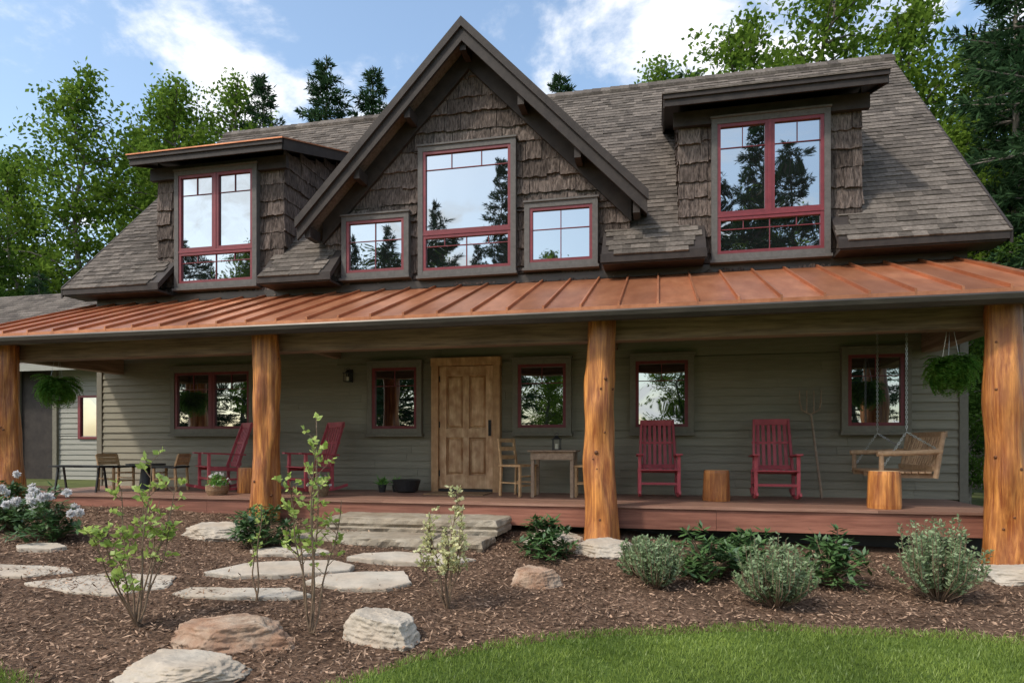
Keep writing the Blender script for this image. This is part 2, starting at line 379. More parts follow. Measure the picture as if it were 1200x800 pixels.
for X0,sg in ((-6.45,1),(-9.05,-1),(.28,-1),(2.86,1)):
    z=2.9
    while z<6.1:
        ya=10.4 if z<5 else 10.4+(z-5.0)/.325
        yb_=min(13.3,EY+(z+.3-EZ)/SL+.35)
        fc=lambda u,zz,o,X0=X0,sg=sg:(X0+sg*(o-.03),u,zz)
        y=ya
        while y<yb_-.02:
            w=random.uniform(.25,.7)
            if y+w>yb_: w=yb_-y
            zt=z+.31
            zt=min(zt,5.05+.325*(y-10))
            if zt-z>.03:
                t=random.uniform(.035,.055); shake(b,fc,(y+.004,y+w-.004,z+random.uniform(-.015,.015),zt),t,t*.45)
            y+=w
        z+=.285
b.obj("bark_shingles",H)
b=MB()
for a0,a1 in ((-9.02,-6.48),(.31,2.83)):
    b.hexa([(a0,10.42,2.5),(a1,10.42,2.5),(a1,13.2,2.5),(a0,13.2,2.5),(a0,10.42,5.1),(a1,10.42,5.1),(a1,13.2,5.98),(a0,13.2,5.98)],'dkwood')
p=[(GX-2.6,2.5),(GX+2.6,2.5),(GX+2.6,GA-.15-2.6*gs),(GX,GA-.15),(GX-2.6,GA-.15-2.6*gs)]
b.add([(x,10.422,z) for x,z in p]+[(x,13.2,z) for x,z in p],[(0,1,2,3,4),(9,8,7,6,5)]+[(i,(i+1)%5,(i+1)%5+5,i+5)[::-1] for i in range(5)],'dkwood')
b.box(XL,XR,10.405,10.5,2.45,2.86,'dkwood')
b.obj("upper_framing",H)

# main roof
b=MB()
ex0,ex1=-10.66,4.52
def slab(b,x0,x1,ya,za,yb2,zb,t,m,lift=0):
    b.hexa([(x0,ya,za-t),(x1,ya,za-t),(x1,yb2,zb-t),(x0,yb2,zb-t),(x0,ya,za-lift),(x1,ya,za-lift),(x1,yb2,zb-lift),(x0,yb2,zb-lift)],m)
slab(b,ex0,ex1,10.46,roofz(10.46),RY,RZ,.16,'dkwood',.01)
slab(b,ex0,ex1,2*RY-EY,EZ,RY+.001,RZ,.16,'tabs',.0)
TS=[(-10.66,-8.64),(-6.66,-5.32),(-.86,.66),(2.44,4.52)]
for a0,a1 in TS:
    slab(b,a0,a1,EY,EZ,10.455,roofz(10.455),.12,'dkwood',.01)
    b.box(a0-.01,a1+.01,EY-.03,EY-.001,EZ-.14,EZ-.012,'dkwood')
    b.box(a0+.02,a1-.02,EY+.0,10.40,EZ-.16,EZ-.125,'dkwood')
for X0 in (ex0-.035,ex1+.002):
    b.hexa([(X0,EY-.03,EZ-.2),(X0+.033,EY-.03,EZ-.2),(X0+.033,RY,RZ-.22),(X0,RY,RZ-.22),(X0,EY-.03,EZ-.0),(X0+.033,EY-.03,EZ-.0),(X0+.033,RY,RZ+.0),(X0,RY,RZ+.0)],'dkwood')
b.obj("roof_deck",H)
b=MB()
ln=math.hypot(RY-EY,RZ-EZ); cy,cz=(RY-EY)/ln,(RZ-EZ)/ln
ex=.135; nrow=int(ln/ex)
def P(x,s_,h): return (x,EY-.04+cy*s_-cz*h,EZ-.04*SL+cz*s_+cy*h)
for r in range(nrow+1):
    s0=r*ex; x=ex0-.02-random.random()*.1
    y0=EY-.04+cy*s0
    while x<ex1+.02:
        w=random.uniform(.1,.3); xa=max(x,ex0-.02); xb=min(x+w,ex1+.02); x+=w
        if xb-xa<.02: continue
        if y0<10.44 and not any(a0-.02<=xa and xb<=a1+.02 for a0,a1 in TS): continue
        if y0<13 and ((-8.9<xa and xb<-6.6 and y0<12.6)or(.4<xa and xb<2.7 and y0<12.6)): continue
        h0=.014+random.choice((0,0,.007)); s1=min(s0+ex+.02,ln+.04)
        h1=.004
        b.add([P(xa,s0,h0),P(xb,s0,h0),P(xb,s1,h1),P(xa,s1,h1),P(xa,s0,-.005),P(xb,s0,-.005),P(xa,s1,-.008),P(xb,s1,-.008)],[(0,1,2,3),(4,5,1,0),(4,0,3,6),(1,5,7,2)],'tabs')
x=ex0
while x<ex1:
    h=.02+random.random()*.008
    for sg in (-1,1):
        b.hexa([(x,RY,RZ+.0),(x+.24,RY,RZ+.0),(x+.24,RY+sg*.16,RZ-.17),(x,RY+sg*.16,RZ-.17),(x,RY,RZ+.045+h),(x+.24,RY,RZ+.03+h),(x+.24,RY+sg*.17,RZ-.13+h),(x,RY+sg*.17,RZ-.115+h)],'tabs')
    x+=.2
b.obj("roof_shingles",H)

# gable roof
b=MB()
yf,yr=9.98,13.62
for sg in (-1,1):
    xe=GX+sg*GH; ye=EY+(GE-EZ)/SL+.25
    t=.1
    p=[(GX,yf,GA),(xe,yf,GE),(xe,ye,GE),(GX,yr,GA)]
    b.add([(x,y,z) for x,y,z in p]+[(x,y,z-t*1.4) for x,y,z in p],[(0,1,2,3),(7,6,5,4),(0,4,5,1),(1,5,6,2),(2,6,7,3),(3,7,4,0)],'tabs')
    def barge(y0,y1,top,bot,m,ext=0):
        xe2=GX+sg*(GH+ext)
        ze=GE-ext*gs
        b.hexa([(GX,y0,GA-bot),(xe2,y0,ze-bot),(xe2,y1,ze-bot),(GX,y1,GA-bot),(GX,y0,GA-top),(xe2,y0,ze-top),(xe2,y1,ze-top),(GX,y1,GA-top)],m)
    barge(9.93,9.978,-.035,.30,'dkwood',.02)
    barge(9.885,9.928,-.06,.09,'dkwood',.04)
    xw=2.62
    b.hexa([(GX,10.33,GA-.52),(GX+sg*xw,10.33,GA-.52-xw*gs),(GX+sg*xw,10.40,GA-.52-xw*gs),(GX,10.40,GA-.52),(GX,10.33,GA-.16),(GX+sg*xw,10.33,GA-.16-xw*gs),(GX+sg*xw,10.40,GA-.16-xw*gs),(GX,10.40,GA-.16)],'dkwood')
    for q in (.0,.33,.64,.95):
        if q==0 and sg==1: continue
        xq=GX+sg*(q*GH if q else 0); zq=GA-.3-abs(xq-GX)*gs
        b.box(xq-.05,xq+.05,9.99,10.33,zq-.12,zq+.06,'dkwood')
b.obj("gable_roof",H)
for a0,a1 in ((-9.25,-6.24),(.08,3.06)):
    b=MB(); y0,z0,y1,z1=10.0,5.18,13.12,6.194
    slab(b,a0,a1,y0,z0,y1,z1,.14,'dkwood',.012)
    b.box(a0-.01,a1+.01,y0-.03,y0-.001,z0-.2,z0-.02,'dkwood')
    b.box(a0-.03,a1+.03,y0-.06,y0-.031,z0-.1,z0-.012,'dkwood')
    for X0,X1 in ((a0-.03,a0-.001),(a1+.001,a1+.03)):
        b.hexa([(X0,y0,z0-.2),(X1,y0,z0-.2),(X1,y1,z1-.2),(X0,y1,z1-.2),(X0,y0,z0-.01),(X1,y0,z0-.01),(X1,y1,z1-.01),(X0,y1,z1-.01)],'dkwood')
    b.box(a0+.12,a1-.12,10.31,10.4,z0-.36,z0-.141,'dkwood')
    b.obj("dormer_roof",H)
    b=MB(); slab(b,a0-.05,a1+.05,y0-.08,z0+.0-.026,y1,z1+.0,.010,'copper' if a0<-5 else 'tabs',-.012)
    b.obj("dormer_roof_flashing",H)

# copper porch roof
b=MB()
CY0,CZ0,CY1,CZ1=7.86,1.64,10.42,2.61
CX0,CX1=-10.42,4.25
x=CX0; pan=.452
while x<CX1-.02:
    xb=min(x+pan,CX1); t=random.uniform(-.002,.002)
    K=8
    V=[]
    for k in range(K+1):
        y=CY0+(CY1-CY0)*k/K; z=CZ0+(CZ1-CZ0)*k/K
        w_=random.uniform(-.0022,.0022) if 0<k<K else 0
        V+=[(x+.0,y,z),(x+(xb-x)*.5,y,z+w_+t),(xb,y,z)]
    b.add(V,[(3*k+j,3*k+j+1,3*k+j+4,3*k+j+3) for k in range(K) for j in range(2)],'copper')
    b.hexa([(x,CY0,CZ0-.03),(xb,CY0,CZ0-.03),(xb,CY1,CZ1-.03),(x,CY1,CZ1-.03),(x,CY0,CZ0-.006),(xb,CY0,CZ0-.006),(xb,CY1,CZ1-.006),(x,CY1,CZ1-.006)],'bronze')
    x=xb
b.obj("copper_roof_panels",H)
b=MB(); x=CX0
while x<CX1+.02:
    xx=min(x,CX1-.012)
    b.hexa([(xx-.012,CY0-.012,CZ0-.035),(xx+.012,CY0-.012,CZ0-.035),(xx+.012,CY1,CZ1-.01),(xx-.012,CY1,CZ1-.01),(xx-.012,CY0-.012,CZ0+.036),(xx+.012,CY0-.012,CZ0+.036),(xx+.012,CY1,CZ1+.04),(xx-.012,CY1,CZ1+.04)],'copper')
    x+=pan
b.box(CX0,CX1,CY0-.01,CY0-.001,CZ0-.06,CZ0-.002,'copper')
b.box(XL,XR,10.375,10.40,2.6,2.72,'bronze')
b.obj("copper_roof_seams",H)
b=MB()
prof=[(-.0,.0),(-.115,.0),(-.125,-.02),(-.115,-.07),(-.08,-.115),(-.035,-.12),(0,-.10)]
gy0,gz0=CY0+.005,CZ0-.065
pts=[(CX0,gy0+p[0],gz0+p[1]) for p in prof]; pts2=[(CX1,gy0+p[0],gz0+p[1]) for p in prof]; k=len(prof)
b.add(pts+pts2,[(i,i+k,i+k+1,i+1) for i in range(k-1)]+[tuple(range(k)),tuple(range(2*k-1,k-1,-1))],'bronze')
b.box(CX0,CX1,CY0+.01,CY0+.05,CZ0-.16,CZ0-.035,'dkwood')
b.obj("gutter",H)
b=MB(); y=CY0+.06
while y<10.38:
    y2=min(y+.14,10.39); b.box(CX0+.02,CX1-.02,y+.002,y2-.002,1.575,1.6,'ceil'); y=y2
b.obj("porch_ceiling",H)
b=MB()
b.box(-10.15,3.95,8.36,8.56,1.30,1.57,'beam')
b.obj("porch_beam",H,bevel=.012)
b=MB()
for X0 in (-9.96,3.62): b.box(X0,X0+.2,8.565,10.38,1.30,1.57,'beamy')
for X0 in (-5.4,-.7): b.box(X0-.06,X0+.06,8.565,10.37,1.46,1.572,'beamy')
b.obj("porch_cross_beam",H,bevel=.01)
b=MB(); b.add([(4.2,7.95,1.5),(4.2,10.4,1.5),(4.2,10.4,2.55),(4.2,7.95,1.63),(4.16,7.95,1.5),(4.16,10.4,1.5),(4.16,10.4,2.55),(4.16,7.95,1.63)],[(0,1,2,3),(7,6,5,4),(0,4,5,1),(3,2,6,7),(0,3,7,4)],'dkwood')
b.obj("porch_end_board",H)
for i,(px,r,sd) in enumerate(((-9.86,.2,1),(-5.38,.18,5),(-.71,.185,9),(3.69,.2,14))):
    b=MB(); zb=g(px,8.2)-.12; K=70; pts=[];rs=[]
    for k in range(K+1):
        t=k/K; z=zb+(1.53-zb)*t
        fl=.35*math.exp(-t*7)*( .9 if i==2 else .45)
        pts.append((px+.025*math.sin(t*4+sd),8.2+.015*math.cos(t*3+sd),z)); rs.append(r*(1+fl)*(1.04-.12*t)*(1+.02*math.sin(t*17+sd)+.025*mn.noise(Vector((t*14,sd,0)))))
    b.tube(pts,rs,48,'log',wob=.24,seed=sd)
    for q in range(14):
        a=random.uniform(math.pi*1.0,math.pi*2.0); k=random.randint(8,64); z=pts[k][2]
        ca,sa=math.cos(a),math.sin(a); kr=random.uniform(.008,.02)
        rr=rs[k]*(1+.24*mn.noise(Vector((-sa*1.3+sd,-ca*1.3,z*1.1+k*.02))))
        c0=Vector((pts[k][0],pts[k][1],z)); dv_=Vector((ca,sa,0))
        b.tube([c0+dv_*(rr*.8),c0+dv_*(rr*.985),c0+dv_*(rr*1.005)],[kr*1.5,kr*1.3,kr*.7],10,'knot')
    o=b.obj("log_post",H,smooth=True)
# deck
b=MB(); DZ=-.78; y=8.44
while y<10.38:
    x=-10.15
    while x<3.95:
        w=min(random.uniform(2.4,4.8),3.95-x)
        b.box(x+.002,x+w-.002,y+.003,min(y+.137,10.42),DZ-.03,DZ,'deck'); x+=w
    y+=.14
b.obj("deck_boards",H)
b=MB(); x=-10.12
while x<3.92:
    w=min(3.6,3.92-x); b.box(x+.002,x+w-.002,8.47,8.5,DZ-.29,DZ-.033,'fascia'); x+=w
b.box(3.9,3.93,8.5,10.4,DZ-.29,DZ-.033,'fascia'); b.box(-10.15,-10.12,8.5,10.4,DZ-.29,DZ-.033,'fascia')
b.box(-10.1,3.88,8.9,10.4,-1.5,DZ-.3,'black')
b.obj("deck_fascia",H)
# door: stiles and rails stand well proud of recessed, raised-field panels
b=MB(); d0,d1=door; zt=1.28
fw=.115
b.box(d0-fw,d0,10.27,10.42,DZ,zt,'doorframe'); b.box(d1,d1+fw,10.27,10.42,DZ,zt,'doorframe')
b.box(d0-fw-.01,d1+fw+.01,10.265,10.42,zt+.001,zt+.13,'doorframe')
b.box(d0,d1,10.29,10.42,DZ,DZ+.04,'black')
b.box(d0,d1,10.395,10.42,DZ+.041,zt,'dkwood')
yy0,yy1=10.325,10.394
zb=DZ+.05; H0=zt-.008
st=.125
b.box(d0+.007,d0+st,yy0,yy1,zb,H0,'door'); b.box(d1-st,d1-.007,yy0,yy1,zb,H0,'door')
mid=(d0+d1)/2
rails=[(zb,zb+.22),(zb+.84,zb+.98),(H0-.14,H0)]
for c0,c1 in rails: b.box(d0+st+.001,d1-st-.001,yy0+.001,yy1,c0,c1,'door')
b.box(mid-.05,mid+.05,yy0+.002,yy1,zb+.221,zb+.839,'door'); b.box(mid-.05,mid+.05,yy0+.002,yy1,zb+.981,H0-.141,'door')
for a0,a1 in ((d0+st,mid-.05),(mid+.05,d1-st)):
    for c0,c1 in ((zb+.22,zb+.84),(zb+.98,H0-.14)):
        b.box(a0+.001,a1-.001,10.375,10.3935,c0+.001,c1-.001,'door')
        q=.05; yo,yi=10.3745,10.345
        b.hexa([(a0+.02,yo,c0+.02),(a1-.02,yo,c0+.02),(a1-.02,yo,c1-.02),(a0+.02,yo,c1-.02),(a0+q,yi,c0+q),(a1-q,yi,c0+q),(a1-q,yi,c1-q),(a0+q,yi,c1-q)],'door')
b.box(d1-.085,d1-.04,yy0-.012,yy0-.001,zb+.86,zb+1.12,'black')
b.tube([(d1-.062,yy0-.05,zb+.9),(d1-.062,yy0-.06,zb+.98),(d1-.062,yy0-.05,zb+1.06)],[.009]*3,8,'black')
for zz in (zb+.2,zb+1.0,zb+1.75): b.box(d0+.001,d0+.02,yy0-.008,yy0-.001,zz,zz+.1,'black')
b.obj("front_door",H)
b=MB(); b.box(-3.55,-2.6,9.55,10.15,DZ+.002,DZ+.015,'wicker'); b.obj("doormat")

# wing to the left rear
b=MB(); wy=13.0
b.box(-20,-10.5,wy+.03,18.5,-1.2,1.95,'dkwood')
fr2=lambda u,z,o:(u,wy-o+.03,z)
laps(b,fr2,-14.1,-10.45,-1.0,2.0,'siding2',[(-13.45,-12.95,.2,1.1)])
laps(b,fr2,-20,-15.3,-1.0,2.0,'siding2')
b.box(-13.5,-12.9,wy-.03,wy+.02,.12,.17,'red');b.box(-13.5,-12.9,wy-.03,wy+.02,1.1,1.15,'red')
b.box(-13.5,-13.43,wy-.03,wy+.02,.17,1.1,'red');b.box(-12.97,-12.9,wy-.03,wy+.02,.17,1.1,'red')
b.add([(-13.43,wy+.015,.17),(-12.97,wy+.015,.17),(-12.97,wy+.015,1.1),(-13.43,wy+.015,1.1)],[(0,1,2,3)],'glass')
b.box(-15.32,-15.2,wy-.06,wy+.02,-1,2,'strim'); b.box(-14.2,-14.08,wy-.06,wy+.02,-1,2,'strim')
b.obj("side_wing_walls",H)
b=MB()
for r in range(28):
    x=-20.3
    while x<-10.6:
        w=random.uniform(.15,.36); xb=min(x+w,-10.6)
        y0=12.5+r*.13;z0=1.85+r*.13*.72
        b.add([(x,y0,z0+.02),(xb,y0,z0+.02),(xb,y0+.15,z0+.105),(x,y0+.15,z0+.105),(x,y0,z0-.03),(xb,y0,z0-.03)],[(0,1,2,3),(4,5,1,0)],'tabs'); x=xb
b.box(-20.3,-10.6,12.47,12.5,1.7,1.87,'siding2')
b.add([(-20.3,12.5,1.84),(-10.6,12.5,1.84),(-10.6,16.1,4.43),(-20.3,16.1,4.43)],[(0,1,2,3)],'tabs')
b.obj("side_wing_roof",H)

# ------------------------------------------------------------------ stone work
S=MB()
def rough_slab(b,x0,x1,y0,y1,z0,z1,m,seed):
    nx,ny=36,10; cx,cy_=(x0+x1)/2,(y0+y1)/2
    zs=[(z0,.0),(z0+(z1-z0)*.3,.012),(z0+(z1-z0)*.42,-.012),(z0+(z1-z0)*.62,.01),(z0+(z1-z0)*.85,.004),(z1-.006,-.008),(z1,-.022)]
    V=[];F=[]
    for li,(z,o) in enumerate(zs):
        for i in range(nx+1):
            for j in range(ny+1):
                x=x0+(x1-x0)*i/nx; y=y0+(y1-y0)*j/ny
                nz=mn.noise(Vector((x*4+seed,y*4,z*14)))*.035+mn.noise(Vector((x*13+seed,y*13,z*30)))*.016+mn.noise(Vector((x*1.5+seed,y,0)))*.05
                if i==0: x-=o+nz
                if i==nx: x+=o+nz
                if j==0: y-=o+nz
                if j==ny: y+=o+nz*.2
                V.append((x,y,z+(mn.noise(Vector((x*2,y*2,seed)))*.014+mn.noise(Vector((x*9,y*9,seed)))*.006 if li>=5 else 0)))
    L=(nx+1)*(ny+1); idx=lambda l,i,j:l*L+i*(ny+1)+j; T=len(zs)-1
    for i in range(nx):
        for j in range(ny): F.append((idx(T,i,j),idx(T,i+1,j),idx(T,i+1,j+1),idx(T,i,j+1)))
    for l in range(T):
        for i in range(nx):
            F.append((idx(l,i,0),idx(l,i+1,0),idx(l+1,i+1,0),idx(l+1,i,0))); F.append((idx(l,i,ny),idx(l+1,i,ny),idx(l+1,i+1,ny),idx(l,i+1,ny)))
        for j in range(ny):
            F.append((idx(l,0,j),idx(l,0,j+1),idx(l+1,0,j+1),idx(l+1,0,j))); F.append((idx(l,nx,j),idx(l+1,nx,j),idx(l+1,nx,j+1),idx(l,nx,j+1)))
    b.add(V,F,m)
rough_slab(S,-4.2,-1.92,7.72,8.42,-1.12,-.935,'step',1)
rough_slab(S,-4.3,-2.6,7.05,7.70,-1.3,-1.09,'step',3); rough_slab(S,-2.55,-1.95,7.12,7.70,-1.3,-1.10,'step',9)
S.obj("stone_steps")
def flag(cx,cy_,a,bb,seed,rot=.22,h=.034):
    r=random.Random(seed*7+1); b=MB()
    nc=r.randint(6,8); cs_=[]
    for k in range(nc):
        t=2*math.pi*(k+r.uniform(-.28,.28))/nc; q=r.uniform(.88,1.12)
        e=4; rr=(abs(math.cos(t))**e+abs(math.sin(t))**e)**(-1/e)
        cs_.append((a*rr*q*math.cos(t),bb*rr*q*math.sin(t)))
    pts=[]
    for k in range(nc):
        p0=cs_[k];p1=cs_[(k+1)%nc]; m_=7
        for j in range(m_):
            t=j/m_; x=p0[0]+(p1[0]-p0[0])*t; y=p0[1]+(p1[1]-p0[1])*t
            w=.02*mn.noise(Vector((x*6,y*6,seed)))+.012*mn.noise(Vector((x*20,y*20,seed)))
            x+=w;y+=w
            pts.append((cx+x*math.cos(rot)-y*math.sin(rot),cy_+x*math.sin(rot)+y*math.cos(rot)))
    K=len(pts)
    z=g(cx,cy_)+h
    V=[]
    rings=[(1,-.08),(1.005,-.01),(.99,0),(.9,.002),(.7,.003),(.45,.004),(.2,.003)]
    for f,dz in rings:
        for (x,y) in pts:
            X_,Y_=cx+(x-cx)*f,cy_+(y-cy_)*f
            V.append((X_,Y_,z+dz+.06*(Y_-cy_)-.033*(X_-cx)+.008*mn.noise(Vector((X_*4,Y_*4,seed)))))
    F=[]
    for l in range(len(rings)-1):
        for k in range(K): F.append((l*K+k,l*K+(k+1)%K,(l+1)*K+(k+1)%K,(l+1)*K+k))
    F.append(tuple((len(rings)-1)*K+k for k in range(K)))
    b.add(V,F,'stone'); b.obj("stepping_stone")
for a in ((-6.05,5.0,.7,.2,1),(-4.85,4.9,.6,.3,2),(-3.53,4.98,.6,.15,3,.26),(-3.65,5.85,.68,.26,4,.5),(-2.68,5.68,.5,.3,5),(-6.62,5.92,.28,.15,6),(-2.55,6.62,.66,.22,7,.1),(-3.95,6.5,.42,.16,8)): flag(*a)
def boulder(cx,cy_,a,bb,h,seed,rot=.22,m='rock',name="boulder"):
    import bmesh
    bm=bmesh.new(); bmesh.ops.create_icosphere(bm,subdivisions=6,radius=1)
    z0=g(cx,cy_); r=random.Random(seed)
    planes=[(Vector((r.uniform(-1,1),r.uniform(-1,1),r.uniform(-.2,.7))).normalized(),r.uniform(.62,.85)) for _ in range(14)]+[(Vector((r.uniform(-.15,.15),r.uniform(-.15,.15),1)).normalized(),.55)]
    for v in bm.verts:
        p=v.co.copy()
        for nn,d in planes:
            e=p.dot(nn)-d
            if e>0: p-=nn*e
        q=Vector((p.x*1.2,p.y*1.2,p.z*5.5))
        p*=1+.07*mn.noise(p*1.7+Vector((seed,0,0)))+.09*abs(mn.noise(q*1.6+Vector((seed,0,0))))+.055*mn.noise(p*7+Vector((seed,0,0)))+.03*mn.noise(p*17)+.016*mn.noise(p*40)
        x,y,z=p.x*a*1.3,p.y*bb*1.3,p.z*h*1.55
        v.co=(cx+x*math.cos(rot)-y*math.sin(rot),cy_+x*math.sin(rot)+y*math.cos(rot),z0+z+.02)
    me=bpy.data.meshes.new(name); bm.to_mesh(me); bm.free(); me.materials.append(MT[m])
    for p in me.polygons: p.use_smooth=True
    o=bpy.data.objects.new(name,me); COL.objects.link(o)
boulder(-2.98,4.08,.42,.22,.14,1); boulder(-1.95,4.47,.22,.28,.15,2,.5,'stone'); boulder(-2.83,3.5,.33,.25,.09,3,m='stone'); boulder(-1.15,6.07,.2,.14,.14,4)
boulder(-5.25,7.1,.38,.26,.12,5,m='stone'); boulder(-.62,7.6,.36,.24,.13,6,m='stone'); boulder(3.5,7.65,.38,.24,.12,7,m='stone'); boulder(-9.7,7.6,.3,.25,.12,8,m='stone'); boulder(-1.3,8.0,.3,.25,.1,9,m='stone')

# ------------------------------------------------------------------ furniture
def rocker(loc,rot):
    b=MB(); c='chairred'
    for x in (-.27,.27):
        K=12
        for k in range(K):
            a0=-.45+.95*k/K;a1=-.45+.95*(k+1)/K
            z=lambda a:.02+.32*(a-.02)**2
            b.beam((x,a0,z(a0)+.02),(x,a1+.005,z(a1)+.02),.03,.045,c)
        b.beam((x,-.24,.04),(x,-.24,.62),.045,.045,c)
        b.beam((x,.22,.05),(x,.22,.42),.045,.045,c)
        b.beam((x,-.34,.635),(x,.33,.60),.095,.024,c)
        b.beam((x*.96,.2,.40),(x*.86,.45,1.12),.035,.045,c)
        b.beam((x,-.24,.2),(x,.22,.2),.025,.03,c); b.beam((x,-.25,.38),(x,.24,.36),.03,.06,c)
    for k in range(7):
        y=-.27+k*.078; b.beam((-.27,y,.415-.05*(k/6)),(.27,y,.415-.05*(k/6)),.062,.018,c)
    b.beam((-.27,-.24,.22),(.27,-.24,.22),.025,.035,c)
    for k in range(6):
        x=-.19+.076*k; b.beam((x,.25,.40),(x*.95,.455,1.08),.046,.014,c,up=(0,1,0))
    b.beam((-.25,.452,1.10),(.25,.452,1.10),.03,.085,c); b.beam((-.25,.262,.45),(.25,.262,.45),.03,.06,c)
    b.beam((-.27,.36,.80),(.27,.36,.80),.022,.035,c)
    b.obj("rocking_chair",loc=loc,rot=rot,bevel=.004)
rocker((-.02,9.75,DZ),.05); rocker((1.56,9.72,DZ),-.04); rocker((-7.15,9.6,DZ),-.65); rocker((-5.5,9.65,DZ),-.55)
def stump(x,y,z,r,h):
    b=MB(); K=10
    b.tube([(x,y,z+h*k/K) for k in range(K+1)],[r*(1.08-.1*k/K) if 0<k<K else r*(1.05 if k==0 else .95) for k in range(K+1)],32,'log',capm='logend',wob=.12,seed=x)
    b.obj("log_stump",smooth=False)
stump(.76,9.45,DZ+.002,.165,.42); stump(2.66,8.78,DZ+.002,.175,.45); stump(-6.45,9.35,DZ+.002,.15,.4)
b=MB(); tx0,tx1=-1.85,-1.22; ty0,ty1=9.45,9.95; tz=-.09
b.box(tx0-.04,tx1+.04,ty0-.04,ty1+.04,tz-.025,tz,'oldwood'); b.box(tx0,tx1,ty0,ty0+.02,tz-.14,tz-.026,'oldwood'); b.box(tx0,tx1,ty1-.02,ty1,tz-.14,tz-.026,'oldwood')
for x in (tx0,tx1-.05):
    for y in (ty0+.021,ty1-.071): b.box(x,x+.05,y,y+.05,DZ,tz-.026,'oldwood')
    b.box(x+.01,x+.03,ty0+.08,ty1-.08,tz-.14,tz-.03,'oldwood')
b.obj("side_table",bevel=.004)
def lantern(x,y,z,s=1,name="candle_lantern"):
    b=MB(); h=.24*s;w=.06*s
    b.box(x-w,x+w,y-w,y+w,z,z+.015,'black')
    for sx in(-1,1):
        for sy in(-1,1): b.box(x+sx*(w-.006)-.005,x+sx*(w-.006)+.005,y+sy*(w-.006)-.005,y+sy*(w-.006)+.005,z+.015,z+h*.65,'black')
    b.box(x-w-.01,x+w+.01,y-w-.01,y+w+.01,z+h*.65,z+h*.69,'black')
    b.tube([(x,y,z+h*.69),(x,y,z+h*.85),(x,y,z+h*.9)],[w,.025*s,.02*s],12,'black')
    b.tube([(x+.03*math.cos(a),y,z+h*.92+.03*math.sin(a)) for a in [i*math.pi/5 for i in range(6)]],[.004]*6,6,'black')
    b.tube([(x,y,z+.015),(x,y,z+.09*s)],[.025,.025],12,'candle'); b.obj(name)
lantern(-1.5,9.7,tz+.001)
def wchair(loc,rot,c='pine',sh=.46,bh=.86,seatm=None,name="wooden_chair"):
    b=MB()
    for x in (-.18,.18):
        b.beam((x,-.19,0),(x,-.19,sh-.02),.035,.035,c); b.beam((x,.19,0),(x,.17,sh),.035,.035,c); b.beam((x,.17,sh),(x,.23,bh),.035,.03,c)
        b.beam((x,-.19,.2),(x,.18,.2),.022,.022,c)
    b.box(-.215,.215,-.22,.2,sh-.019,sh+.012,seatm or c)
    for z in (.16,.3): b.beam((-.18,-.19,z),(.18,-.19,z),.022,.022,c)
    for t in (.3,.62,.94): b.beam((-.18,.17+.06*t,sh+(bh-sh)*t),(.18,.17+.06*t,sh+(bh-sh)*t),.018,.06,c)
    b.obj(name,loc=loc,rot=rot,bevel=.003)
wchair((-2.1,9.72,DZ),1.1); wchair((-1.02,9.75,DZ),-1.5)
b=MB(); b.tube([(-8.45,9.45,DZ+.42),(-8.45,9.45,DZ+.45)],[.3,.3],28,'black'); b.tube([(-8.45,9.45,DZ+.02),(-8.45,9.45,DZ+.42)],[.11,.07],16,'black'); b.tube([(-8.45,9.45,DZ),(-8.45,9.45,DZ+.02)],[.2,.19],20,'black'); b.obj("round_black_table")
wchair((-9.05,9.45,DZ),1.4,sh=.4,bh=.6,seatm='black'); wchair((-8.0,9.5,DZ),-1.4,sh=.4,bh=.6,seatm='black')
b=MB(); b.box(-9.75,-8.75,8.8,9.1,DZ+.40,DZ+.43,'black')
for x in (-9.65,-8.85):
    b.beam((x,8.84,DZ),(x,8.9,DZ+.4),.025,.025,'black'); b.beam((x,9.06,DZ),(x,9.0,DZ+.4),.025,.025,'black')
b.obj("black_bench")
b=MB(); b.tube([(2.28,10.22,DZ),(2.16,10.33,.42)],[.018,.015],10,'oldwood')
b.tube([(2.0,10.33,.62),(2.03,10.33,.5),(2.15,10.33,.43),(2.27,10.33,.5),(2.29,10.33,.62)],[.013]*5,6,'oldwood')
for k in range(4):
    x=2.0+.097*k; b.tube([(x,10.33,.6 if k in(0,3) else .45),(x-.005,10.30,.78)],[.012,.007],6,'oldwood')
b.obj("pitchfork")
b=MB(); b.box(-5.2,-5.12,10.33,10.37,1.05,1.27,'black'); b.obj("sconce_backplate",H)
lantern(-5.16,10.26,1.05,.95,"wall_lantern")
# porch swing
b=MB(); sx=2.95; ya,yb3=8.95,10.12; sz=-.36; m='swing'
for k in range(8):
    x=sx-.3+k*.075; b.box(x,x+.06,ya,yb3,sz,sz+.022,m)
for y in (ya+.05,(ya+yb3)/2,yb3-.09): b.box(sx-.3,sx+.32,y,y+.04,sz-.06,sz-.002,m)
for k in range(15):
    y=ya+.04+k*(yb3-ya-.1)/14; b.beam((sx+.3,y,sz+.02),(sx+.44,y,sz+.46),.045,.016,m,up=(1,0,0))
b.beam((sx+.445,ya,sz+.48),(sx+.445,yb3,sz+.48),.03,.07,m); b.beam((sx+.31,ya,sz+.06),(sx+.31,yb3,sz+.06),.03,.06,m)
for y in (ya,yb3):
    b.tube([(sx-.32,y,sz+.24),(sx+.05,y,sz+.25),(sx+.4,y,sz+.27)],[.035,.032,.035],10,m)
    b.tube([(sx-.27,y,sz-.04),(sx-.27,y,sz+.24)],[.03,.028],10,m); b.tube([(sx+.33,y,sz-.06),(sx+.42,y,sz+.5)],[.03,.028],10,m)
